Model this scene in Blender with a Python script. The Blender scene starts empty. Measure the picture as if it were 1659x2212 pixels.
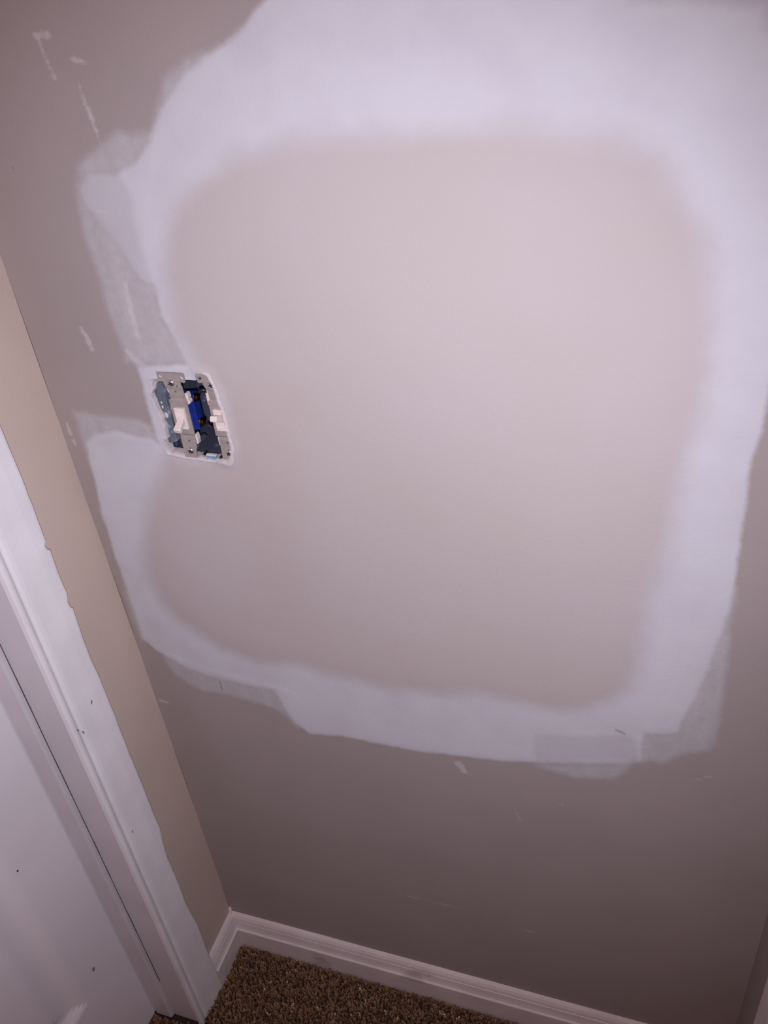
import bpy, bmesh, math, random
import numpy as np
from mathutils import Vector, Matrix
from mathutils.geometry import tessellate_polygon
random.seed(4)
rng = np.random.default_rng(7)
S = bpy.context.scene

# ---------------------------------------------------------------- camera
CR = Vector((0.94678708, 0.30781949, -0.09402866))
CU = Vector((-0.10292251, 0.56635161, 0.81771194))
CF = Vector((-0.30496096, 0.76452143, -0.56789594))
CP = Vector((0.67490315, -0.71023865, 1.55926509))
cd = bpy.data.cameras.new('camera'); cam = bpy.data.objects.new('camera', cd)
S.collection.objects.link(cam); S.camera = cam
M = Matrix((CR, CU, -CF)).transposed().to_4x4(); M.translation = CP
cam.matrix_world = M
cd.sensor_fit = 'HORIZONTAL'; cd.sensor_width = 36; cd.lens = 1863.246 * 36 / 1659
cd.clip_start = .01
# ---------------------------------------------------------------- exposure, world, lamps
S.view_settings.view_transform = 'Standard'; S.view_settings.look = 'None'
S.view_settings.gamma = 1; S.view_settings.use_curve_mapping = False
S.view_settings.exposure = 0.0
w = bpy.data.worlds.new('world'); S.world = w; w.use_nodes = True
w.node_tree.nodes['Background'].inputs[0].default_value = (.05, .04, .035, 1)
w.node_tree.nodes['Background'].inputs[1].default_value = .2
# the phone's own flash, beside its lens
fl = bpy.data.lights.new('phone_flash', 'SPOT'); fo = bpy.data.objects.new('phone_flash', fl)
S.collection.objects.link(fo)
fl.energy = 43.0; fl.color = (.755, .805, .91); fl.spot_size = math.radians(98); fl.spot_blend = 1; fl.shadow_soft_size = .012
FP = CP - CU * .05 - CR * .012
ax = (CF + CU * .04 - CR * .03).normalized()
fo.matrix_world = Matrix.Translation(FP) @ ax.to_track_quat('-Z', 'Y').to_matrix().to_4x4()
# weak warm fill, added unseen overhead behind the camera to redden dark areas
al = bpy.data.lights.new('warm_fill', 'AREA'); ao = bpy.data.objects.new('warm_fill', al)
S.collection.objects.link(ao); al.energy = 5.0; al.color = (1, .34, .18); al.size = .3
ao.location = (.45, -1.5, 2.38)

# shapes on the back wall, (x, z) in metres
B = [(0.3496, 1.5182), (0.3327, 1.5069), (0.3163, 1.4928), (0.2937, 1.4815), (0.2574, 1.4644), (0.2408, 1.4491), (0.2312, 1.4407), (0.2156, 1.4232), (0.2094, 1.413), (0.1892, 1.3937), (0.1607, 1.3836), (0.1339, 1.384), (0.1225, 1.3737), (0.1211, 1.3591), (0.1282, 1.349), (0.139, 1.3322), (0.1491, 1.3142), (0.1626, 1.287), (0.1774, 1.2812), (0.1747, 1.2468), (0.1852, 1.2216), (0.1906, 1.2007), (0.1912, 1.1944), (0.1546, 1.1908), (0.1298, 1.1894), (0.1299, 1.1664), (0.1283, 1.1449), (0.1284, 1.1206), (0.1282, 1.0986), (0.1297, 1.0933), (0.1188, 1.0996), (0.1048, 1.0996), (0.0759, 1.1055), (0.0453, 1.098), (0.0297, 1.0842), (0.0245, 1.0595), (0.0229, 1.0257), (0.0168, 0.9831), (0.016, 0.9493), (0.0144, 0.8851), (0.0148, 0.8208), (0.0146, 0.7706), (0.0265, 0.7529), (0.0702, 0.7283), (0.1001, 0.7197), (0.1646, 0.7138), (0.2042, 0.7132), (0.2089, 0.6972), (0.2128, 0.6799), (0.2238, 0.6547), (0.2432, 0.6361), (0.2655, 0.6412), (0.2921, 0.6455), (0.3594, 0.6443), (0.4066, 0.6436), (0.4704, 0.6518), (0.5233, 0.6599), (0.5919, 0.6764), (0.6657, 0.6955), (0.6827, 0.7047), (0.6804, 0.7364), (0.6811, 0.7559), (0.7179, 0.7658), (0.7198, 0.7818), (0.7308, 0.8322), (0.7386, 0.8761), (0.7415, 0.9063), (0.7481, 0.9509), (0.7491, 0.9773), (0.7493, 1.0089), (0.7476, 1.0532), (0.7468, 1.0898), (0.7451, 1.1197), (0.7454, 1.1367), (0.7492, 1.1628), (0.7495, 1.1986), (0.7492, 1.2365), (0.7392, 1.3344), (0.7168, 1.4792), (0.7127, 1.5058), (0.5974, 1.5145), (0.4299, 1.5244)]
C = [(0.3424, 1.4091), (0.2864, 1.3934), (0.25, 1.3762), (0.2297, 1.3621), (0.2093, 1.3411), (0.1981, 1.3147), (0.19, 1.2871), (0.1883, 1.2633), (0.186, 1.2387), (0.1986, 1.2063), (0.2051, 1.1883), (0.2197, 1.1625), (0.2189, 1.1348), (0.218, 1.0794), (0.1755, 1.0721), (0.1381, 1.0776), (0.1257, 1.0545), (0.1021, 1.0261), (0.0766, 0.9824), (0.06, 0.9373), (0.057, 0.8919), (0.065, 0.8462), (0.0904, 0.8101), (0.1385, 0.7779), (0.1904, 0.7634), (0.251, 0.7665), (0.3149, 0.7615), (0.3768, 0.7549), (0.4377, 0.7612), (0.485, 0.7749), (0.5134, 0.7713), (0.5414, 0.7662), (0.5799, 0.7702), (0.6118, 0.7813), (0.6421, 0.8026), (0.6583, 0.8289), (0.6704, 0.8675), (0.6748, 0.9354), (0.6809, 0.9981), (0.6866, 1.0558), (0.6901, 1.0935), (0.6934, 1.1341), (0.7037, 1.182), (0.7053, 1.2174), (0.7012, 1.2587), (0.6925, 1.2975), (0.6836, 1.3306), (0.6668, 1.3623), (0.6444, 1.388), (0.6131, 1.4029), (0.5784, 1.4088), (0.5394, 1.4133), (0.4954, 1.4164), (0.4572, 1.4141), (0.4174, 1.4107), (0.3766, 1.4111)]
A1 = [(0.1239, 1.3925), (0.1147, 1.3665), (0.1102, 1.3293), (0.1131, 1.2898), (0.1135, 1.2486), (0.1173, 1.2143), (0.118, 1.1941), (0.134, 1.1902), (0.1942, 1.1951), (0.1852, 1.2216), (0.1736, 1.2467), (0.1791, 1.2836), (0.1842, 1.3323), (0.2014, 1.3748), (0.2197, 1.4143), (0.2283, 1.4367), (0.2166, 1.4201), (0.2018, 1.4198), (0.1774, 1.4205), (0.156, 1.4105)]
A2 = [(0.2371, 1.4622), (0.261, 1.4747), (0.2974, 1.483), (0.3168, 1.4951), (0.3348, 1.5036), (0.2618, 1.4428), (0.2221, 1.4142), (0.2152, 1.4232), (0.2291, 1.4478)]
A3 = [(0.0263, 1.1256), (0.0755, 1.1235), (0.1114, 1.1216), (0.1243, 1.1144), (0.1296, 1.0909), (0.1018, 1.0896), (0.0438, 1.0842), (0.0238, 1.0633), (0.0253, 1.1012)]
A4 = [(0.0157, 0.8892), (0.0223, 0.8785), (0.0198, 0.8134), (0.0195, 0.762), (0.0098, 0.7644), (0.0069, 0.8068), (0.0085, 0.8524)]
A5 = [(0.0365, 0.7567), (0.0434, 0.7224), (0.0494, 0.7055), (0.0844, 0.6848), (0.1342, 0.6846), (0.1972, 0.6751), (0.2134, 0.6633), (0.2272, 0.6414), (0.2426, 0.7143), (0.206, 0.7234), (0.104, 0.7358)]
A6 = [(0.7514, 0.986), (0.7512, 0.9365), (0.7539, 0.9042), (0.7562, 0.8594), (0.7573, 0.8118), (0.7585, 0.7605), (0.7519, 0.7452), (0.7249, 0.7294), (0.7056, 0.7089), (0.6861, 0.7099), (0.6719, 0.7397), (0.7006, 0.8243), (0.7325, 0.9647)]
A7 = [(0.5528, 0.672), (0.5587, 0.6613), (0.5826, 0.6558), (0.6079, 0.6527), (0.6492, 0.6609), (0.6666, 0.6811), (0.6725, 0.6984), (0.672, 0.7067)]
A8 = [(0.6688, 0.7057), (0.683, 0.7014), (0.6999, 0.7148), (0.6764, 0.749)]
D = [(0.5549, 0.7219), (0.6082, 0.7305), (0.666, 0.7494), (0.6744, 0.7404), (0.6802, 0.6964), (0.5552, 0.6593)]
T = [(0.6064, 1.5192), (0.6173, 1.4934), (0.6603, 1.4889), (0.7033, 1.4836), (0.7071, 1.4716), (0.7223, 1.4624), (0.7147, 1.5107)]
BL = [(0.1674, 1.3856), (0.1341, 1.3849), (0.1223, 1.388), (0.1209, 1.3737), (0.1195, 1.3591), (0.1268, 1.3481), (0.1371, 1.3313), (0.1472, 1.3132), (0.1603, 1.2865), (0.1745, 1.2839), (0.1712, 1.3144), (0.1727, 1.3454), (0.1766, 1.3668)]
MARKS = [(0.1206, 1.5005, 0.133, 1.5012, 0.00297), (0.1216, 1.498, 0.1227, 1.4883, 0.00255), (0.1227, 1.4883, 0.1276, 1.4676, 0.00129), (0.1496, 1.4825, 0.1504, 1.4796, 0.00127), (0.1511, 1.4814, 0.1631, 1.4775, 0.00169), (0.1513, 1.4602, 0.1518, 1.4478, 0.00087), (0.1518, 1.4478, 0.1572, 1.4112, 0.00132), (0.1236, 1.3543, 0.1445, 1.3507, 0.00198), (0.0722, 1.2281, 0.0739, 1.2229, 0.00174), (0.0755, 1.2209, 0.0785, 1.2056, 0.00291), (0.0102, 1.1111, 0.0111, 1.0938, 0.00167), (0.0115, 1.0876, 0.0125, 1.0814, 0.0017), (0.4554, 0.6344, 0.463, 0.6216, 0.00483), (0.5879, 0.5953, 0.5921, 0.5938, 0.00157), (0.5291, 0.5661, 0.5421, 0.5291, 0.00099), (0.008, 0.6458, 0.020, 0.6445, 0.0028), (0.1423, 1.2804, 0.1407, 1.2242, 0.00263), (0.1224, 1.2067, 0.132, 1.1949, 0.00343), (0.1322, 1.1917, 0.1427, 1.1907, 0.00127), (0.189, 1.1943, 0.2079, 1.1912, 0.00111), (0.7437, 0.69, 0.7604, 0.7011, 0.00135), (0.5388, 0.2724, 0.5557, 0.2724, 0.00125), (0.3256, 0.2854, 0.4466, 0.2853, 0.00112), (0.0143, 0.7697, 0.0126, 0.7815, 0.00222), (0.0421, 1.0828, 0.0502, 1.0804, 0.00135)]
DARK = [(0.0511, 1.3934, 0.0514, 1.3887, 0.00075), (0.65, 0.7532, 0.6607, 0.7496, 0.00199), (0.1201, 0.7125, 0.1187, 0.6902, 0.00132)]
HOLE0 = [(0.1425, 1.1748), (0.1512, 1.1767), (0.1686, 1.1773), (0.1855, 1.177), (0.1985, 1.1775), (0.1995, 1.178), (0.1996, 1.1858), (0.2085, 1.186), (0.2135, 1.1838), (0.2158, 1.1753), (0.2178, 1.1681), (0.2188, 1.1526), (0.2204, 1.1471), (0.2211, 1.1377), (0.2217, 1.1235), (0.2214, 1.1138), (0.2221, 1.104), (0.2225, 1.0972), (0.2179, 1.0847), (0.2148, 1.0795), (0.2001, 1.0789), (0.186, 1.0777), (0.1764, 1.0791), (0.1606, 1.0796), (0.1528, 1.0809), (0.139, 1.0822), (0.1379, 1.0893), (0.1381, 1.0975), (0.1423, 1.1019), (0.143, 1.108), (0.1428, 1.1219), (0.1416, 1.1355), (0.1384, 1.1487), (0.1376, 1.1562), (0.1423, 1.1622), (0.1424, 1.1697)]

# ---------------------------------------------------------------- helpers
def srgb(r, g, b):
    f = lambda v: ((v / 255 + .055) / 1.055) ** 2.4 if v > 10 else v / 255 / 12.92
    return (f(r), f(g), f(b), 1)

class NT:
    def __init__(s, name):
        s.m = bpy.data.materials.new(name); s.m.use_nodes = True
        s.t = s.m.node_tree; s.p = s.t.nodes['Principled BSDF']
    def n(s, typ, **k):
        nd = s.t.nodes.new(typ)
        for a, b in k.items(): setattr(nd, a, b)
        return nd
    def link(s, a, b): s.t.links.new(a, b)
    def val(s, sock, v):
        if hasattr(v, 'is_linked') or hasattr(v, 'links'): s.link(v, sock)
        else: sock.default_value = v
    def math(s, op, a, b=0.0, c=None, clamp=False):
        nd = s.n('ShaderNodeMath', operation=op, use_clamp=clamp)
        s.val(nd.inputs[0], a); s.val(nd.inputs[1], b)
        if c is not None: s.val(nd.inputs[2], c)
        return nd.outputs[0]
    def noise(s, scale, detail=3, rough=.5, vec=None, col=False):
        nd = s.n('ShaderNodeTexNoise'); nd.inputs['Scale'].default_value = scale
        nd.inputs['Detail'].default_value = detail; nd.inputs['Roughness'].default_value = rough
        s.link(vec if vec is not None else s.coord(), nd.inputs['Vector'])
        return nd.outputs[1 if col else 0]
    def coord(s):
        if not hasattr(s, '_c'): s._c = s.n('ShaderNodeTexCoord').outputs['Object']
        return s._c
    def mix(s, f, a, b):
        nd = s.n('ShaderNodeMix', data_type='RGBA')
        s.val(nd.inputs[0], f); s.val(nd.inputs[6], a); s.val(nd.inputs[7], b)
        return nd.outputs[2]
    def ramp(s, v, lo, hi, a=0.0, b=1.0, smooth=True):
        nd = s.n('ShaderNodeMapRange', interpolation_type='SMOOTHSTEP' if smooth else 'LINEAR')
        s.val(nd.inputs[0], v)
        for i, x in enumerate((lo, hi, a, b)): s.val(nd.inputs[i + 1], x)
        return nd.outputs[0]
    def bump(s, h, strength, dist):
        nd = s.n('ShaderNodeBump'); nd.inputs['Strength'].default_value = strength
        nd.inputs['Distance'].default_value = dist; s.link(h, nd.inputs['Height'])
        s.link(nd.outputs[0], s.p.inputs['Normal'])
    def base(s, c): s.val(s.p.inputs['Base Color'], c)
    def attr(s, name): return s.n('ShaderNodeAttribute', attribute_name=name).outputs['Fac']

def paint(name, c, rough=.5, var=.05, scale=6, bump=.15, bscale=260, dirt=None, metal=0):
    t = NT(name)
    a = t.noise(scale, 4); b = tuple(x * (1 - var) for x in c[:3]) + (1,); cc = tuple(min(1, x * (1 + var)) for x in c[:3]) + (1,)
    col = t.mix(t.ramp(a, .3, .7), b, cc)
    if dirt:
        d = t.ramp(t.noise(dirt[1], 5, .65), dirt[2], dirt[2] + .12)
        col = t.mix(t.math('MULTIPLY', d, dirt[3]), col, dirt[0])
    t.base(col); t.p.inputs['Roughness'].default_value = rough; t.p.inputs['Metallic'].default_value = metal
    if bump: t.bump(t.noise(bscale, 3), bump, .001)
    return t.m

def link(name, me, mat=None, parent=None, smooth=False):
    o = bpy.data.objects.new(name, me); S.collection.objects.link(o)
    if mat: me.materials.append(mat)
    if parent: o.parent = parent
    if smooth:
        for p in me.polygons: p.use_smooth = True
    return o

def obj(name, bm, mat, parent=None, smooth=False, bevel=0, segs=2):
    me = bpy.data.meshes.new(name)
    bmesh.ops.recalc_face_normals(bm, faces=bm.faces[:])
    bm.to_mesh(me); bm.free()
    o = link(name, me, mat, parent, smooth)
    if bevel:
        m = o.modifiers.new('bevel', 'BEVEL'); m.width = bevel; m.segments = segs; m.limit_method = 'ANGLE'; m.angle_limit = .6
    return o

def tag(o, label=None, cat=None, group=None, kind=None):
    for k, v in (('label', label), ('category', cat), ('group', group), ('kind', kind)):
        if v: o[k] = v
    return o
def structure(o): o['kind'] = 'structure'; return o

def box(bm, x0, x1, y0, y1, z0, z1):
    v = [bm.verts.new((x, y, z)) for x in (x0, x1) for y in (y0, y1) for z in (z0, z1)]
    for f in ((0, 1, 3, 2), (4, 6, 7, 5), (0, 4, 5, 1), (2, 3, 7, 6), (0, 2, 6, 4), (1, 5, 7, 3)): bm.faces.new([v[i] for i in f])

def prism(bm, pts, axis, a, b):
    """closed 2D outline swept along an axis; pts are the other two coordinates in xyz order"""
    def mk(p, t): l = list(p); l.insert(axis, t); return l
    A = [bm.verts.new(mk(p, a)) for p in pts]; B = [bm.verts.new(mk(p, b)) for p in pts]
    bm.faces.new(A); bm.faces.new(B[::-1])
    for i in range(len(pts)):
        j = (i + 1) % len(pts); bm.faces.new((A[i], B[i], B[j], A[j]))

def plate(outline, holes, y0, y1, yf=None):
    """sheet with holes in the x-z plane, thickness y0..y1; yf(x,z) bends it"""
    bm = bmesh.new(); yf = yf or (lambda x, z: 0)
    loops = [outline] + holes; flat = [p for l in loops for p in l]
    tris = tessellate_polygon([[Vector((p[0], p[1], 0)) for p in l] for l in loops])
    F = [bm.verts.new((x, y0 + yf(x, z), z)) for x, z in flat]; B = [bm.verts.new((x, y1 + yf(x, z), z)) for x, z in flat]
    for t in tris:
        try: bm.faces.new([F[i] for i in t]); bm.faces.new([B[i] for i in reversed(t)])
        except ValueError: pass
    k = 0
    for l in loops:
        n = len(l)
        for i in range(n):
            a, b = k + i, k + (i + 1) % n
            try: bm.faces.new((F[a], F[b], B[b], B[a]))
            except ValueError: pass
        k += n
    return bm

def circ(x, z, r, n=12, sz=1): return [(x + r * math.cos(i * 2 * math.pi / n), z + r * sz * math.sin(i * 2 * math.pi / n)) for i in range(n)]

def tube(bm, pts, r, n=10):
    pts = [Vector(p) for p in pts]
    # smooth the path
    for _ in range(2):
        q = [pts[0]]
        for a, b in zip(pts, pts[1:]): q += [a.lerp(b, .25), a.lerp(b, .75)]
        pts = q + [pts[-1]]
    rings = []; up = Vector((.31, .2, .93)).normalized()
    for i, p in enumerate(pts):
        d = (pts[min(i + 1, len(pts) - 1)] - pts[max(i - 1, 0)]).normalized()
        a = d.cross(up).normalized(); b = d.cross(a)
        rings.append([bm.verts.new(p + (a * math.cos(t) + b * math.sin(t)) * r) for t in [k * 2 * math.pi / n for k in range(n)]])
    for A, B in zip(rings, rings[1:]):
        for k in range(n): bm.faces.new((A[k], A[(k + 1) % n], B[(k + 1) % n], B[k]))
    bm.faces.new(rings[0]); bm.faces.new(rings[-1][::-1])

def sdf(px, pz, poly):
    """signed distance (negative inside) of many points to a closed polygon"""
    P = np.array(poly); n = len(P); d = np.full(px.shape, 9.0); ins = np.zeros(px.shape, bool)
    for i in range(n):
        ax, az = P[i]; bx, bz = P[(i + 1) % n]; ex, ez = bx - ax, bz - az
        t = np.clip(((px - ax) * ex + (pz - az) * ez) / (ex * ex + ez * ez + 1e-12), 0, 1)
        d = np.minimum(d, (px - ax - t * ex) ** 2 + (pz - az - t * ez) ** 2)
        c = (az > pz) != (bz > pz)
        if az != bz: ins ^= c & (px < ex * (pz - az) / ez + ax)
    d = np.sqrt(d); return np.where(ins, -d, d)
def capsule(px, pz, a, b, c, e, r):
    ex, ez = c - a, e - b
    t = np.clip(((px - a) * ex + (pz - b) * ez) / (ex * ex + ez * ez + 1e-12), 0, 1)
    return np.sqrt((px - a - t * ex) ** 2 + (pz - b - t * ez) ** 2) - r

# ---------------------------------------------------------------- materials
GREIGE = srgb(159, 146, 145); TAN = srgb(203, 182, 170); PRIMER = srgb(195, 191, 198); COAT = srgb(181, 169, 170)
def wall_material():
    t = NT('patched_wall_paint')
    vec = t.coord()
    wob = t.math('SUBTRACT', t.noise(38, 4, .6), .5); fine = t.math('SUBTRACT', t.noise(170, 3, .6), .5)
    rough_edge = t.math('ADD', t.math('MULTIPLY', wob, .007), t.math('MULTIPLY', fine, .0025))
    big = t.math('MULTIPLY', t.math('SUBTRACT', t.noise(9, 3), .5), .03)
    def cover(name, feather, extra=None):
        d = t.math('ADD', t.attr(name), rough_edge)
        if extra is not None: d = t.math('ADD', d, extra)
        return t.ramp(d, feather, -feather)
    grain = t.ramp(t.noise(70, 5, .75), .36, .66)
    streaks = t.n('ShaderNodeMapping'); t.link(vec, streaks.inputs[0]); streaks.inputs['Scale'].default_value = (60, 1, 9)
    st = t.ramp(t.noise(1, 3, vec=streaks.outputs[0]), .3, .7)
    cloud = t.ramp(t.noise(7, 4), .3, .7)
    g2 = tuple(x * .95 for x in GREIGE[:3]) + (1,)
    col = t.mix(cloud, GREIGE, g2)
    a = t.math('MULTIPLY', cover('thin', .006), t.ramp(t.math('ADD', t.math('MULTIPLY', grain, .5), t.math('MULTIPLY', st, .5)), 0, 1, .3, .58, False))
    col = t.mix(a, col, PRIMER)
    primer = t.mix(t.ramp(t.noise(14, 4), .35, .7), PRIMER, srgb(190, 184, 192))
    col = t.mix(cover('primer', .0035), col, primer)
    col = t.mix(t.math('MULTIPLY', cover('thinned', .006), .28), col, srgb(156, 146, 150))
    top = t.math('MULTIPLY', cover('topedge', .006), .45)
    col = t.mix(top, col, srgb(160, 150, 152))
    coat = t.mix(t.ramp(t.noise(5, 3), .3, .7), COAT, srgb(179, 167, 165))
    col = t.mix(cover('coat', .018, big), col, coat)
    col = t.mix(t.math('MULTIPLY', t.ramp(t.math('ADD', t.attr('marks'), t.math('ADD', t.math('MULTIPLY', fine, .007), t.math('MULTIPLY', wob, .008))), .0016, -.0020), .5), col, srgb(200, 190, 192))
    col = t.mix(t.math('MULTIPLY', t.ramp(t.math('ADD', t.attr('scuffs'), t.math('MULTIPLY', fine, .004)), .0006, -.0008), .38), col, srgb(70, 60, 58))
    # faint speckle of dried splatter
    v = t.n('ShaderNodeTexVoronoi'); v.inputs['Scale'].default_value = 26; t.link(vec, v.inputs['Vector'])
    col = t.mix(t.math('MULTIPLY', t.ramp(v.outputs[0], .03, .015), .06), col, srgb(200, 190, 188))
    t.base(col)
    r = t.ramp(t.attr('primer'), -.003, .003, .85, .58)
    t.link(r, t.p.inputs['Roughness']); t.p.inputs['Specular IOR Level'].default_value = .3
    t.bump(t.noise(330, 3), .18, .0012)
    return t.m
M_WALL = wall_material()
M_TAN = paint('tan_wall_paint', TAN, .6, .04, 5, .2)
M_GREIGE = paint('greige_wall_paint', GREIGE, .6, .04, 5, .2)
M_WHITE = paint('white_trim_paint', srgb(236, 230, 234), .42, .04, 14, .08, 120, dirt=(srgb(150, 138, 130), 5, .66, .35))
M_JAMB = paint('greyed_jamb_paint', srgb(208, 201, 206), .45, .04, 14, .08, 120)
M_BASE = paint('white_baseboard_paint', srgb(216, 205, 206), .45, .05, 20, .08, 120, dirt=(srgb(140, 125, 112), 9, .6, .45))
M_DOOR = paint('white_door_paint', srgb(240, 233, 238), .42, .04, 4, .12, 90, dirt=(srgb(150, 138, 130), 4, .68, .3))
M_CEIL = paint('ceiling_paint', srgb(225, 222, 218), .8)
M_PLASTER = paint('torn_plaster', srgb(199, 187, 189), .85, .04, 90, .6, 300)
M_STEEL = paint('galvanised_strap', srgb(162, 150, 147), .5, .08, 150, .15, 500, metal=.25)
M_CHROME = paint('bright_screw', srgb(220, 220, 224), .27, .03, 50, 0, metal=1)
M_DARK = paint('screw_recess', srgb(25, 22, 24), .6, .1, 50, 0)
M_BRASS = paint('brass_screw', srgb(130, 92, 60), .33, .2, 200, 0, metal=1)
M_IVORY = paint('white_switch_plastic', srgb(222, 206, 202), .38, .02, 60, 0)
M_BLUE = paint('blue_switch_body', srgb(26, 42, 122), .4, .1, 100, 0)
M_DUST = paint('dusty_box_plastic', srgb(98, 100, 114), .6, .2, 60, .3, 200, dirt=(srgb(172, 164, 174), 60, .5, .7))
M_BOX = paint('slate_box_plastic', srgb(66, 66, 82), .5, .15, 40, .3, 200, dirt=(srgb(190, 190, 205), 45, .56, .65))
M_WIRE = paint('black_wire', srgb(40, 38, 46), .35, .1, 60, 0, dirt=(srgb(150, 145, 155), 120, .62, .4))
M_LABEL = paint('clamp_tab', srgb(196, 192, 190), .5, .1, 150, 0)
M_TABBLUE = paint('clamp_tab_blue', srgb(120, 150, 180), .5, .1, 150, 0)
M_GAP = paint('dark_gap_caulk', srgb(50, 44, 48), .8, .1, 50, 0)
M_UNDER = paint('carpet_backing', srgb(48, 34, 26), .95, .2, 60, 0)

# ---------------------------------------------------------------- the back wall with its patch
HOLE = HOLE0
XR, ZC, YB = .858, 2.44, -2.2           # right wall, ceiling, far end of the hallway
def back_wall():
    xs = np.arange(0, XR + .0001, .0026); xs[-1] = XR
    zs = np.concatenate([np.arange(0, 1.64, .0026), np.linspace(1.65, ZC, 20)])
    nx, nz = len(xs), len(zs)
    X, Z = np.meshgrid(xs, zs); X = X.ravel(); Z = Z.ravel()
    # snap the vertices next to the opening onto its outline
    near = (np.abs(X - .18) < .06) & (np.abs(Z - 1.13) < .075)
    idx = np.where(near)[0]; P = np.array(HOLE)
    for i in idx:
        best = 9; bp = None
        for k in range(len(P)):
            a = P[k]; b = P[(k + 1) % len(P)]; e = b - a
            t = min(1, max(0, ((X[i] - a[0]) * e[0] + (Z[i] - a[1]) * e[1]) / (e @ e)))
            q = a + e * t; d = math.hypot(X[i] - q[0], Z[i] - q[1])
            if d < best: best = d; bp = q
        if best < .0014: X[i], Z[i] = bp
    dB, dC, dH = sdf(X, Z, B), sdf(X, Z, C), sdf(X, Z, HOLE)
    thin = np.minimum.reduce([sdf(X, Z, p) for p in (A1, A2, A3, A4, A5, A6, A7, A8)])
    mk = np.minimum.reduce([capsule(X, Z, *m) for m in MARKS]); dk = np.minimum.reduce([capsule(X, Z, *m) for m in DARK])
    ss = lambda v: (lambda t: t * t * (3 - 2 * t))(np.clip(v, 0, 1))
    Y = -(.0005 * ss(-dB / .01 + .3) + .0010 * ss(-dC / .05 + .3) + .0004 * ss(-thin / .01 + .3))
    # compound heaped beside the opening, mostly on its right
    heap = ss(1 - dH / .014) * np.clip((X - .19) / .02, 0, 1); Y -= .0022 * heap + .0006 * ss(1 - dH / .006)
    Y += .0006 * np.sin(X * 23 + 1.3) * np.sin(Z * 17)      # the wall is not perfectly flat
    co = np.stack([X, Y, Z], 1)
    I, J = np.meshgrid(np.arange(nx - 1), np.arange(nz - 1)); a = (J * nx + I).ravel()
    quads = np.stack([a, a + 1, a + nx + 1, a + nx], 1)
    cen = co[quads].mean(1)
    hin = sdf(cen[:, 0], cen[:, 2], HOLE) < 0
    mC = (dC[quads].mean(1) < 0) & ~hin; mB = (dB[quads].mean(1) < 0) & ~hin & ~mC; mW = ~(mC | mB | hin)
    root = None
    for name, mask, lab in (('wall_back', mW, None), ('primer_patch', mB, 'white feathered band of primer around the patch'), ('skim_coat', mC, 'smooth beige skim coat in the middle of the patch')):
        q = quads[mask]; used, inv = np.unique(q, return_inverse=True); q = inv.reshape(q.shape)
        me = bpy.data.meshes.new(name)
        me.vertices.add(len(used)); me.vertices.foreach_set('co', co[used].astype(np.float32).ravel())
        me.loops.add(q.size); me.loops.foreach_set('vertex_index', q.astype(np.int32).ravel())
        me.polygons.add(len(q)); me.polygons.foreach_set('loop_start', np.arange(0, q.size, 4, dtype=np.int32))
        me.polygons.foreach_set('loop_total', np.full(len(q), 4, dtype=np.int32))
        me.update(calc_edges=True); me.validate()
        for an, v in (('primer', dB), ('coat', dC), ('thin', thin), ('thinned', np.minimum(sdf(X, Z, D), sdf(X, Z, BL))), ('topedge', sdf(X, Z, T)), ('marks', mk), ('scuffs', dk)):
            at = me.attributes.new(an, 'FLOAT', 'POINT'); at.data.foreach_set('value', v[used].astype(np.float32))
        me.polygons.foreach_set('use_smooth', np.ones(len(q), dtype=bool))
        o = link(name, me, M_WALL, root)
        if root is None: root = structure(o)
        else: o['label'] = lab
    # ragged lip of the opening, down into the drywall's thickness
    n = 150; P = [Vector((a, b)) for a, b in HOLE]; L = [0]
    for i in range(len(P)): L.append(L[-1] + (P[(i + 1) % len(P)] - P[i]).length)
    loop = []
    for k in range(n):
        s = k / n * L[-1]; i = max(j for j in range(len(P)) if L[j] <= s)
        loop.append(P[i].lerp(P[(i + 1) % len(P)], (s - L[i]) / max(1e-9, L[i + 1] - L[i])))
    c = sum(loop, Vector((0, 0))) / n; rings = [[], [], [], [], []]
    bm = bmesh.new()
    for k, p in enumerate(loop):
        tdir = (loop[(k + 1) % n] - loop[k - 1]).normalized(); nn = Vector((-tdir.y, tdir.x))
        if nn.dot(p - c) < 0: nn = -nn
        right = min(1, max(0, (p.x - .2) / .012)); low = 1 if p.y < 1.086 else 0
        yb = -(.0012 + .0022 * right); wdt = .0008 + .0030 * right + .0022 * low + random.random() * .0008
        j = random.uniform(-.0006, .0006)
        for r, (o_, y) in enumerate(((wdt, yb + .0004), (wdt * .5, yb - .0009 - random.random() * .0006), (.0001 + j, yb - .0004), (-.0007 + j * 1.5, .004), (-.0002 + j, .0125))):
            q = p + nn * o_; rings[r].append(bm.verts.new((q.x, y, q.y)))
    for A_, B_ in zip(rings, rings[1:]):
        for k in range(n): bm.faces.new((A_[k], A_[(k + 1) % n], B_[(k + 1) % n], B_[k]))
    e = obj('opening_edge', bm, M_PLASTER, root, True); e['label'] = 'rough plaster lip around the cut opening'
    return root
wall_back = back_wall()

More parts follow.
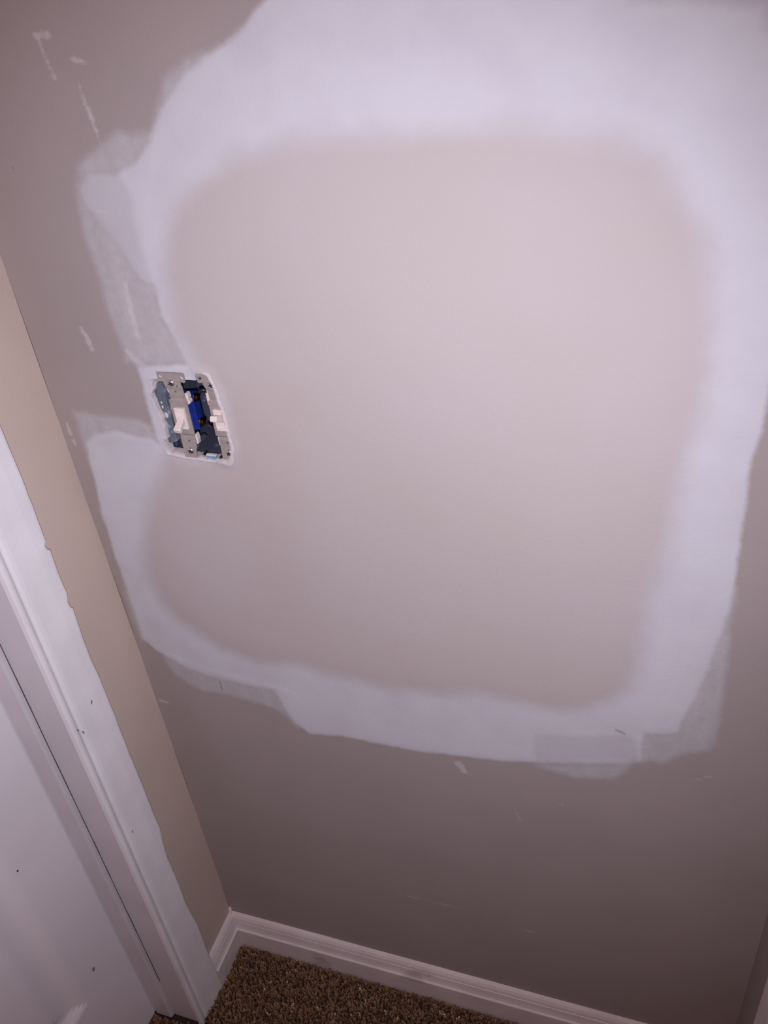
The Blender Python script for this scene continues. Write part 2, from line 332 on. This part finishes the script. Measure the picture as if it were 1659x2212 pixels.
# ---------------------------------------------------------------- room shell
DY0, DY1 = -.160, -.930                # the left door opening
def left_wall():
    bm = bmesh.new()
    box(bm, -.115, 0, DY0 + .018, .0, 0, ZC)
    box(bm, -.115, 0, DY1 - .018 - .0, YB, 0, ZC)
    box(bm, -.115, 0, DY1 - .018, DY0 + .018, 2.06, ZC)
    return structure(obj('wall_left', bm, M_TAN))
left_wall()
bm = bmesh.new(); box(bm, XR, XR + .1, YB, 0, 0, ZC); structure(obj('wall_right', bm, M_GREIGE))
bm = bmesh.new(); box(bm, -.1, XR + .1, YB - .1, YB, 0, ZC); structure(obj('wall_front', bm, paint('far_wall_paint', srgb(150, 125, 110), .7)))
bm = bmesh.new(); box(bm, -.115, XR + .1, YB, .1, ZC, ZC + .1); structure(obj('ceiling', bm, M_CEIL))
bm = bmesh.new(); box(bm, -.9, XR + .1, YB, .1, -.05, -.004); floor = structure(obj('floor', bm, M_UNDER))

# carpet pile: twisted tufts too many to count
def carpet():
    t = NT('brown_carpet_yarn'); c = t.attr('shade'); 
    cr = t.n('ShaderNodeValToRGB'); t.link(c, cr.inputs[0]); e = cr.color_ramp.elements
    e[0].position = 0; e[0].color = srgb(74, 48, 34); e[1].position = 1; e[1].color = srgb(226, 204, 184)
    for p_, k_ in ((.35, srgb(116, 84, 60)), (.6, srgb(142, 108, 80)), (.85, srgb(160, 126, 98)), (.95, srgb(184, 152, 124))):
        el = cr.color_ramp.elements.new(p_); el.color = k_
    t.base(cr.outputs[0]); t.p.inputs['Roughness'].default_value = .9
    V, F, A = [], [], []; k = 0
    sp = .0046
    gx = np.arange(-.11, .86, sp); gy = np.arange(-.46, -.010, sp)
    pts = [(x + random.uniform(-.5, .5) * sp, y + random.uniform(-.5, .5) * sp) for x in gx for y in gy
           if (x > .012 or y < -.172) and (x < .62 or y > -.2)]
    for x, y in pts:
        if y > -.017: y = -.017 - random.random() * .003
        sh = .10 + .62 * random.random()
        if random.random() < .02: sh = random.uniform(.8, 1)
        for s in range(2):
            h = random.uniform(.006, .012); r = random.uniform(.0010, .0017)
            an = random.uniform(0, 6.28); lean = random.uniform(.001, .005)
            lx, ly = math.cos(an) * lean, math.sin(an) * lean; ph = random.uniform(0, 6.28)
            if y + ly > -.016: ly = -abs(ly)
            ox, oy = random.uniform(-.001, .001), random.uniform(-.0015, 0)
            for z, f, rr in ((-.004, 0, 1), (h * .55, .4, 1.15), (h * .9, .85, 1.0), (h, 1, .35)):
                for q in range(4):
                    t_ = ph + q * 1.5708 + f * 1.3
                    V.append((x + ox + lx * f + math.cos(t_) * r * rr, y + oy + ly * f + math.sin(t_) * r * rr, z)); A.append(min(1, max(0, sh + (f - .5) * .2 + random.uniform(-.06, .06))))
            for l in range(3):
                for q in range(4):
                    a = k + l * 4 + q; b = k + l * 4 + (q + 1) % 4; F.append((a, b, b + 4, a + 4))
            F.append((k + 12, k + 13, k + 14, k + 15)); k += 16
    me = bpy.data.meshes.new('carpet_pile'); me.from_pydata(V, [], F)
    at = me.attributes.new('shade', 'FLOAT', 'POINT'); at.data.foreach_set('value', A)
    o = link('carpet_pile', me, t.m, floor); o['kind'] = 'stuff'; o['label'] = 'brown flecked cut pile carpet'
carpet()

# ---------------------------------------------------------------- baseboards (colonial profile)
BP = [(0, -.002), (.0140, -.002), (.0142, .0515), (.0150, .0530), (.0146, .0545), (.0122, .0570), (.0106, .0620), (.0092, .0690), (.0086, .0722), (.0070, .0730), (.0084, .0742), (.0090, .0765), (.0078, .0810), (.0052, .0862), (.0020, .0897), (0, .0897)]
def sweep(bm, prof, f, a, b):
    A = [bm.verts.new(f(d, z, a)) for d, z in prof]; Bv = [bm.verts.new(f(d, z, b)) for d, z in prof]
    for i in range(len(prof)):
        j = (i + 1) % len(prof); bm.faces.new((A[i], Bv[i], Bv[j], A[j]))
    bm.faces.new(A); bm.faces.new(Bv[::-1])
def mitre(bm, prof, f, L, s0, s1):
    """run of length L with mitred ends: each end shifts by the profile's depth times s"""
    A = [bm.verts.new(f(d, z, d * s0)) for d, z in prof]; Bv = [bm.verts.new(f(d, z, L - d * s1)) for d, z in prof]
    for i in range(len(prof)):
        j = (i + 1) % len(prof); bm.faces.new((A[i], Bv[i], Bv[j], A[j]))
    bm.faces.new(A); bm.faces.new(Bv[::-1])
bm = bmesh.new(); mitre(bm, BP, lambda d, z, t: (t, -d - .0004, z), XR, 1, 1); structure(obj('baseboard_back', bm, M_BASE))
bm = bmesh.new(); mitre(bm, BP, lambda d, z, t: (d + .0002, -t, z), .0945, 1, 0); structure(obj('baseboard_left', bm, M_BASE))
bm = bmesh.new(); mitre(bm, BP, lambda d, z, t: (XR - d, -t, z), .1170, 1, 0); structure(obj('baseboard_right', bm, M_BASE))
# bead of caulk in the corner above the boards
bm = bmesh.new(); tube(bm, [(.003, -.003, .080), (.003, -.003, .088), (.0005, -.0005, .099)], .0034, 8)
structure(obj('trim_3', bm, M_BASE, smooth=True))

# ---------------------------------------------------------------- left door: casing, jamb, stop, slab
def jamb_and_casing():
    # casing leg: inner edge thin with a bead, then a cove, then the flat outer band; its outer edge is ragged with paint
    edge = [(2.2, -.0945), (1.16, -.0943), (1.0827, -.0930), (1.021, -.0943), (1.0096, -.0950), (1.0053, -.0978), (.9975, -.0962), (.9958, -.0936), (.9639, -.0947), (.9308, -.0935), (.9201, -.0975), (.9111, -.0967),
            (.9072, -.0933), (.885, -.0950), (.8584, -.0963), (.8185, -.0972), (.79, -.0950), (.718, -.0947), (.64, -.0955), (.5672, -.0943), (.50, -.0950), (.4733, -.0934), (.4411, -.0985), (.4105, -.1012), (.35, -.1000), (.2843, -.1012), (.2003, -.0950), (.14, -.0968), (.072, -.0955), (-.003, -.0945)]
    zz = []
    for (z0, y0), (z1, y1) in zip(edge, edge[1:]):
        n = max(1, int(abs(z1 - z0) / .012)); zz += [(z0 + (z1 - z0) * i / n, y0 + (y1 - y0) * i / n + random.uniform(-.0004, .0004)) for i in range(n)]
    zz.append(edge[-1])
    prof = lambda ye: [(0, -.163), (.0062, -.163), (.0084, -.1615), (.0088, -.1590), (.0084, -.1565), (.0056, -.1518), (.0058, -.1500), (.0074, -.1465), (.0084, -.142), (.0098, -.128), (.0122, -.112), (.0132, ye - .004), (.0128, ye - .0010), (.0095, ye), (0, ye)]
    bm = bmesh.new(); rows = [[bm.verts.new((x, y, z)) for x, y in prof(ye)] for z, ye in zz]
    for A, Bv in zip(rows, rows[1:]):
        for i in range(len(A) - 1): bm.faces.new((A[i], A[i + 1], Bv[i + 1], Bv[i]))
    bm.faces.new(rows[0]); bm.faces.new(rows[-1][::-1])
    # far leg and head of the casing (out of the picture)
    def q(s): return [(0, s * 0), (.009, s * 0), (.0075, s * .01), (.0115, s * .02), (.0138, s * .062), (.0095, s * .067), (0, s * .067)]
    prism(bm, [(x, DY1 - y) for x, y in q(1)], 2, -.003, 2.04)
    prism(bm, [(x, 2.04 + y) for x, y in q(1)], 1, DY1 - .067, -.0945)
    cas = structure(obj('trim_1', bm, M_WHITE)); cas['label'] = 'white door casing with paint-ragged edge beside the tan wall strip'
    for p in cas.data.polygons: p.use_smooth = False
    for (y, z, a, r) in ((-.1212, .7712, .9, .0022), (-.1490, .7445, -1.3, .0024), (-.155, .7552, -1.3, .0018), (-.140, .525, 1, .0016), (-.0985, 1.0135, .2, .0012)):
        bm = bmesh.new(); v = [bm.verts.new((.0122 if y > -.115 else (.0118 if y > -.130 else (.0098 if y > -.142 else .0086)), y + math.cos(a) * r * c + math.sin(a) * r * .25 * s, z + math.sin(a) * r * c * 1.6 - math.cos(a) * r * .25 * s)) for c, s in ((-1, 0), (0, 1), (1, 0), (0, -1))]
        bm.faces.new(v); ch = bmesh.ops.extrude_face_region(bm, geom=bm.faces[:]); 
        for e in ch['geom']:
            if isinstance(e, bmesh.types.BMVert): e.co.x -= .0007
        obj('paint_chip', bm, M_GAP, cas)
    # jamb with its stop
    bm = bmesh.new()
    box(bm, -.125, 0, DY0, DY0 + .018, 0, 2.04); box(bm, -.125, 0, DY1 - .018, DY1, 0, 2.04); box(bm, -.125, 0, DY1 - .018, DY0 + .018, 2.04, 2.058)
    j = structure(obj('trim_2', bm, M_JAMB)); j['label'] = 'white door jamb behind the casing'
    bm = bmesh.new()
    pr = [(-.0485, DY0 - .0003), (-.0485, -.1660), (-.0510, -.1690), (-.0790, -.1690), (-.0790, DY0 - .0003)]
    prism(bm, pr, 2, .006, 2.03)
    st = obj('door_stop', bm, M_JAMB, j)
    # unpainted crack where the stop meets the jamb
    bm = bmesh.new(); pts = [(.115, 0)]; z = .09
    while z < 2.0: pts.append((z + .03, random.uniform(-.0002, .0003))); z += .03
    for (z0, w0), (z1, w1) in zip(pts, pts[1:]): box(bm, -.0485, -.0478 + w0, DY0 - .0006, DY0, z0, z1)
    obj('caulk_crack', bm, M_GAP, j)
jamb_and_casing()

def door():
    y0, y1, z0, z1 = DY0 - .006, DY1 + .003, .012, 2.03      # y0 nearest the back wall
    xf = -.0815
    panels = [(-.262, -.500, .230, .86), (-.590, -.830, .230, .86), (-.262, -.500, 1.02, 1.60), (-.590, -.830, 1.02, 1.60), (-.262, -.500, 1.70, 1.93), (-.590, -.830, 1.70, 1.93)]
    def lines(a, b, cuts):
        s = {a, b}
        for c0, c1 in cuts:
            lo, hi = min(c0, c1), max(c0, c1)
            for d in (0, .004, .008, .014, .020, .026, .030, .036, .042, .050, .060, .068, .072): s.add(round(lo + d, 5)); s.add(round(hi - d, 5))
        return sorted(s)
    ys = lines(y1, y0, [(p[0], p[1]) for p in panels[:2]]); zs = lines(z0, z1, [(p[2], p[3]) for p in panels[::2]])
    def depth(y, z):
        for a, b, c, d in panels:
            m = min(a - y, y - b, z - c, d - z)
            if m > 0:
                # sticking slopes in, flat valley, then the raised field climbs back
                if m < .030: t = m / .030; return .0085 * t * t * (3 - 2 * t)
                if m < .036: return .0085
                if m < .068: t = (m - .036) / .032; return .0085 - .0065 * t * t * (3 - 2 * t)
                return .002
        return 0
    bm = bmesh.new(); G = [[bm.verts.new((xf - depth(y, z), y, z)) for y in ys] for z in zs]
    for a in range(len(zs) - 1):
        for b in range(len(ys) - 1): bm.faces.new((G[a][b], G[a][b + 1], G[a + 1][b + 1], G[a + 1][b]))
    loop = [G[0][i] for i in range(len(ys))] + [G[i][-1] for i in range(1, len(zs))] + [G[-1][i] for i in range(len(ys) - 2, -1, -1)] + [G[i][0] for i in range(len(zs) - 2, 0, -1)]
    back = [bm.verts.new((xf - .035, v.co.y, v.co.z)) for v in loop]
    n = len(loop)
    for i in range(n): bm.faces.new((loop[i], loop[(i + 1) % n], back[(i + 1) % n], back[i]))
    bm.faces.new(back)
    d = structure(obj('door_1', bm, M_DOOR)); d['label'] = 'white panelled door, closed, at the left edge'
    for y, z, r in ((-.2570, .571, .0013), (-.2312, .271, .0028)):
        bm = bmesh.new(); prism(bm, [(y + a, z + b) for a, b in circ(0, 0, r, 8, 1.5)], 0, xf - .0002, xf + .0004)
        obj('scuff_mark', bm, M_UNDER if r < .002 else paint('faint_scuff', srgb(140, 128, 128)), d)
    # lever side of the far edge
    bm = bmesh.new(); prism(bm, [(-.865 + a, .95 + b) for a, b in circ(0, 0, .026, 20)], 0, xf, xf + .01)
    prism(bm, [(-.865 + a, .95 + b) for a, b in circ(0, 0, .011, 16)], 0, xf + .01, xf + .04)
    bmesh.ops.create_icosphere(bm, subdivisions=3, radius=.026, matrix=Matrix.Translation((xf + .052, -.865, .95)))
    obj('door_handle', bm, M_CHROME, d, True)
door()

# ---------------------------------------------------------------- right wall's door casing
bm = bmesh.new()
pr = [(XR, -.1175), (XR - .0100, -.1175), (XR - .0130, -.1195), (XR - .0138, -.124), (XR - .0138, -.168), (XR - .0075, -.180), (XR, -.180)]
prism(bm, pr, 2, 0, 2.04)
prism(bm, [(XR, 2.04), (XR - .0138, 2.045), (XR - .008, 2.107), (XR, 2.107)], 1, -.95, -.1175)
prism(bm, [(x, -1.0675 - y) for x, y in pr], 2, 0, 2.04)
structure(obj('trim_4', bm, M_BASE))
bm = bmesh.new(); box(bm, XR - .004, XR, -.8815, -.180, .01, 2.04); structure(obj('door_2', bm, M_DOOR))

# ---------------------------------------------------------------- the open electrical box
def electrical_box():
    x0, x1, z0, z1, yb = .1345, .2475, 1.0765, 1.1835, .078
    r = bpy.data.objects.new('electrical_box', None); S.collection.objects.link(r); r.location = (0, 0, 0)
    tag(r, 'dark slate two-gang electrical box sunk in the wall opening, dusted with plaster', 'electrical box')
    t = .0025; yf = .0132
    bm = bmesh.new()
    # tapered tub
    F = [(x0, z0), (x1, z0), (x1, z1), (x0, z1)]; Bk = [(x0 + .006, z0 + .005), (x1 - .006, z0 + .005), (x1 - .006, z1 - .005), (x0 + .006, z1 - .005)]
    off = lambda L, e: [(a + (-e if a < .19 else e), b + (-e if b < 1.13 else e)) for a, b in L]
    vi = [bm.verts.new((a, yf, b)) for a, b in F]; bi = [bm.verts.new((a, yb, b)) for a, b in Bk]
    vo = [bm.verts.new((a, yf, b)) for a, b in off(F, t)]; bo = [bm.verts.new((a, yb + t, b)) for a, b in off(Bk, t)]
    for i in range(4):
        j = (i + 1) % 4; bm.faces.new((vi[i], vi[j], bi[j], bi[i])); bm.faces.new((vo[i], bo[i], bo[j], vo[j])); bm.faces.new((vi[i], vo[i], vo[j], vi[j]))
    bm.faces.new(bi); bm.faces.new(bo[::-1])
    obj('tub', bm, M_BOX, r)
    # ribs down the side walls
    for x in (x0 + .004, x0 + .012):
        bm = bmesh.new(); box(bm, x, x + .003, .016, .07, z0 + .004, z1 - .004); obj('rib', bm, M_BOX, r, bevel=.0008)
    bm = bmesh.new()   # bulging knockout flap, left side
    prism(bm, [(.137, .006), (.1430, .004), (.1475, .010), (.1485, .03), (.1375, .034)], 2, 1.092, 1.166)
    fl_ = obj('side_flange', bm, M_DUST, r, bevel=.0015); fl_['label'] = 'plaster-dusted side flange'
    # screw posts top and bottom
    for x in (.1705, .2172):
        for z in (1.1755, 1.0890):
            bm = bmesh.new(); prism(bm, [(x + a, z + b) for a, b in circ(0, 0, .0042, 14)], 1, .006, .03); obj('screw_post', bm, M_BOX, r, bevel=.0004)
    # cable clamp tab on the bottom lip
    bm = bmesh.new(); box(bm, .1872, .1995, .0002, .0035, 1.0822, 1.0848); tb = obj('clamp_tab', bm, M_LABEL, r, bevel=.0004)
    bm = bmesh.new(); box(bm, .1870, .1990, .0002, .0035, 1.0785, 1.0812); obj('clamp_face', bm, M_TABBLUE, tb, bevel=.0004)
    for x, z in ((.1832, 1.0822), (.2035, 1.0800)):
        bm = bmesh.new(); prism(bm, [(x + a, z + b) for a, b in circ(0, 0, .0018, 10)], 1, .0005, .008); obj('rivet', bm, M_CHROME, r)
    # dabs of plaster stuck on the left flange
    for x, z, s in ((.1462, 1.1285, .0028), (.1440, 1.1385, .0016), (.1440, 1.1440, .0013), (.1425, 1.1690, .0016)):
        bm = bmesh.new(); bmesh.ops.create_icosphere(bm, subdivisions=2, radius=s, matrix=Matrix.Translation((x, .0045, z)) @ Matrix.Diagonal((.7, .35, 1.4, 1)))
        for v in bm.verts: v.co += Vector((random.uniform(-1, 1), 0, random.uniform(-1, 1))) * s * .25
        obj('plaster_dab', bm, M_PLASTER, r)
    return r
electrical_box()

def screw(parent, x, y, z, rot=.4, rad=.0041, mat=None):
    bm = bmesh.new(); n = 24
    prof = [(1.0, 0), (1.0, -.0005), (.93, -.0011), (.80, -.0017), (.62, -.0021), (.4, -.0024), (.2, -.0025)]
    rings = [[bm.verts.new((x + rad * q * math.cos(a), y + d, z + rad * q * math.sin(a))) for a in [i * 2 * math.pi / n for i in range(n)]] for q, d in prof]
    for A, Bv in zip(rings, rings[1:]):
        for i in range(n): bm.faces.new((A[i], A[(i + 1) % n], Bv[(i + 1) % n], Bv[i]))
    bm.faces.new(rings[-1]); bm.faces.new(rings[0][::-1])
    s = obj('screw', bm, mat or M_CHROME, parent, True)
    bm = bmesh.new()
    for k in range(2):
        a = rot + k * math.pi / 2; c, sn = math.cos(a), math.sin(a); L, w_ = rad * .62, rad * .13
        P = [(x + c * u - sn * v, z + sn * u + c * v) for u, v in ((-L, -w_), (L, -w_), (L, w_), (-L, w_))]
        prism(bm, P, 1, y - .00262, y - .0010)
    obj('screw_slot', bm, M_DARK, s)
    return s

def light_switch(cx, dz, y, clipped, up, label):
    r = bpy.data.objects.new('light_switch', None); S.collection.objects.link(r); r.location = (cx, y, 1.1322 + dz)
    tag(r, label, 'light switch', None)
    Z = 1.1322 + dz
    L = lambda pts: [(cx + a, Z + b) for a, b in pts]
    class P_:  # parts are built in world space, then hung from the empty
        pass
    parts = []
    # mounting strap; slight steps press it in and out along its length
    def yf(x, z):
        u = z - Z
        return y + (-.0004 if abs(u) < .021 else (.0010 if abs(u) < .026 else (.0004 if abs(u) < .034 else -.0004)))
    rt = .0145 if not clipped else -.0005
    half = [(-.0178, .0532), (.0140, .0536), (.0152, .0520), (.0146, .0432), (.0120, .0426), (.0092, .0440), (.0085, .0400), (.0094, .0372), (.0090, .0330)]
    if clipped: half = [(-.0178, .0532), (-.0065, .0528), (.0005, .0480), (.0035, .0420), (.0050, .0380), (.0062, .0330)]
    right = [(.0092, .0300), (.0092, .0262), (.0092, .0225), (.0106, .0210), (.0106, 0), (.0106, -.0205), (.0090, -.0225), (.0090, -.0262), (.0088, -.0330), (.0086, -.0380), (.0074, -.0400), (.0062, -.0500)]
    left = [(-.0088, -.0505), (-.0088, -.0330), (-.0088, -.0262), (-.0088, -.0225), (-.0108, -.0205), (-.0108, 0), (-.0108, .0210), (-.0088, .0225), (-.0088, .0262), (-.0086, .0300), (-.0092, .0335), (-.0118, .0400), (-.0122, .0432), (-.0150, .0424), (-.0176, .0432)]
    if clipped: right = [(min(a, .0040 if b > .01 else .0052), b) for a, b in right]
    out = half + right + left
    holes = [circ(-.0145, .0482, .0022, 12), circ(-.0004, .0308, .0011, 8), circ(.0008, -.0293, .0012, 8)]
    if not clipped: holes += [circ(.0112, .0479, .0022, 12), circ(.0036, .0380, .0011, 8)]
    parts.append(obj('mounting_strap', plate(L(out), [L(h) for h in holes], -.0012, .0002, yf), M_STEEL))
    for (a, b, ro) in ((-.0027, .0416, .35), (.0002, -.0415, 1.0)):
        if clipped: a += .0008
        parts.append(screw(None, cx + a, y - .0015, Z + b, ro))
    # white plastic face: a frame with a sunken bezel round the toggle slot
    fx0, fx1, fz0, fz1 = -.0062, .0062, -.0128, .0126
    slot = [(-.0036, -.0082), (.0036, -.0082), (.0036, .0082), (-.0036, .0082)]
    parts.append(obj('face_frame', plate(L([(fx0, fz0), (fx1, fz0), (fx1, fz1), (fx0, fz1)]), [L([(-.0048, -.0098), (.0048, -.0098), (.0048, .0098), (-.0048, .0098)])], y - .0042, y - .0010), M_IVORY, bevel=.0003))
    parts.append(obj('bezel', plate(L([(-.0050, -.0100), (.0050, -.0100), (.0050, .0100), (-.0050, .0100)]), [L(slot)], y - .0030, y - .0008), M_IVORY))
    bm = bmesh.new(); box(bm, cx - .0037, cx + .0037, y - .0022, y + .003, Z - .0083, Z + .0083); parts.append(obj('slot_floor', bm, M_IVORY))
    # toggle lever, tilted up or down
    s = 1 if up else -1; ang = math.radians(27) * s
    bm = bmesh.new(); d = Vector((0, -math.cos(ang), math.sin(ang))); nrm = Vector((0, math.sin(ang), math.cos(ang)))
    rings = []
    for t_, hw, hh in ((-.002, .0035, .0040), (.004, .0036, .0037), (.010, .0039, .0035), (.0172, .0042, .0034), (.0186, .0036, .0027)):
        c = Vector((cx, y, Z + s * .0005)) + d * t_
        ring = []
        for a, b in ((-1, -.7), (-.75, -1), (.75, -1), (1, -.7), (1, .7), (.75, 1), (-.75, 1), (-1, .7)):
            ring.append(bm.verts.new(c + Vector((a * hw, 0, 0)) + nrm * b * hh))
        rings.append(ring)
    for A, Bv in zip(rings, rings[1:]):
        for i in range(8): bm.faces.new((A[i], A[(i + 1) % 8], Bv[(i + 1) % 8], Bv[i]))
    bm.faces.new(rings[0]); bm.faces.new(rings[-1][::-1])
    parts.append(obj('toggle', bm, M_IVORY, bevel=.0002))
    # white plastic shoulders showing past the strap
    for (xa, xb, za, zb) in ((.0085, .0122, .0195, .0285), (.0085, .0112, -.0345, -.0215), (-.0115, -.0080, .0280, .0345), (.0095, .0128, .0150, .0205), (-.0112, -.0082, -.0345, -.0240), (-.0135, -.0082, .0150, .0290)):
        if clipped and xa > 0: continue
        if not clipped and xb < -.0 and (za < 0 or zb < .03): continue
        bm = bmesh.new(); prism(bm, L([(xa, za), (xb - .0008, za + .001), (xb, (za + zb) / 2), (xb - .0006, zb), (xa, zb)]), 1, y + .0012, y + .0075); parts.append(obj('body_shoulder', bm, M_IVORY, bevel=.0004))
    # coloured body inside the box, with terminal screws on its sides
    bx = .0112 if not clipped else .0095
    bm = bmesh.new(); box(bm, cx - .0105, cx + bx, y + .0095, y + .0225, Z - .0205, Z + .0215)
    b = obj('switch_body', bm, M_BLUE, bevel=.001); parts.append(b)
    for z in ((.0165, -.0140) if not clipped else (.0165, -.0140)):
        X = cx + bx if not clipped else cx - .0105; sg = 1 if not clipped else -1
        for (rad, a0, a1, m, nm) in ((.0052, -.0006, .0006, M_BRASS, 'terminal_plate'), (.0038, .0006, .0034, M_BRASS, 'terminal_screw')):
            bm = bmesh.new(); prism(bm, [(y + .016 + p, Z + z + q) for p, q in circ(0, 0, rad, 14)], 0, X + sg * a0, X + sg * a1)
            parts.append(obj(nm, bm, m, bevel=.0003))
        bm = bmesh.new(); box(bm, min(X + sg * .0030, X + sg * .0037), max(X + sg * .0030, X + sg * .0037), y + .0126, y + .0194, Z + z - .0005, Z + z + .0005); parts.append(obj('terminal_slot', bm, M_DARK))
    bpy.context.view_layer.update()
    for p in parts:
        p.parent = r; p.matrix_parent_inverse = Matrix.Translation(-Vector(r.location))
    return r
light_switch(.1718, 0, -.0030, False, False, 'left white toggle switch on a grey metal strap, lever pointing down')
light_switch(.2180, 0, -.0006, True, True, 'right white toggle switch, lever up, strap half hidden by compound')

# wires in the box
def wire(pts, r, label):
    bm = bmesh.new(); tube(bm, pts, r, 12); o = obj('electrical_wire', bm, M_WIRE, smooth=True)
    tag(o, label, 'wire', None); return o
wire([(.1875, .016, 1.154), (.193, .015, 1.158), (.199, .022, 1.150), (.2005, .034, 1.128), (.199, .05, 1.10), (.192, .07, 1.085)], .0022, 'black insulated wire leaving the upper terminal beside the left switch')
wire([(.1875, .016, 1.1135), (.1925, .018, 1.108), (.195, .03, 1.102), (.196, .05, 1.096), (.200, .07, 1.09)], .0021, 'black insulated wire curling from the lower terminal beside the left switch')
wire([(.2050, .020, 1.166), (.196, .020, 1.170), (.190, .035, 1.165), (.192, .055, 1.15), (.198, .072, 1.14)], .0034, 'thick dark cable sheath across the top of the electrical box')
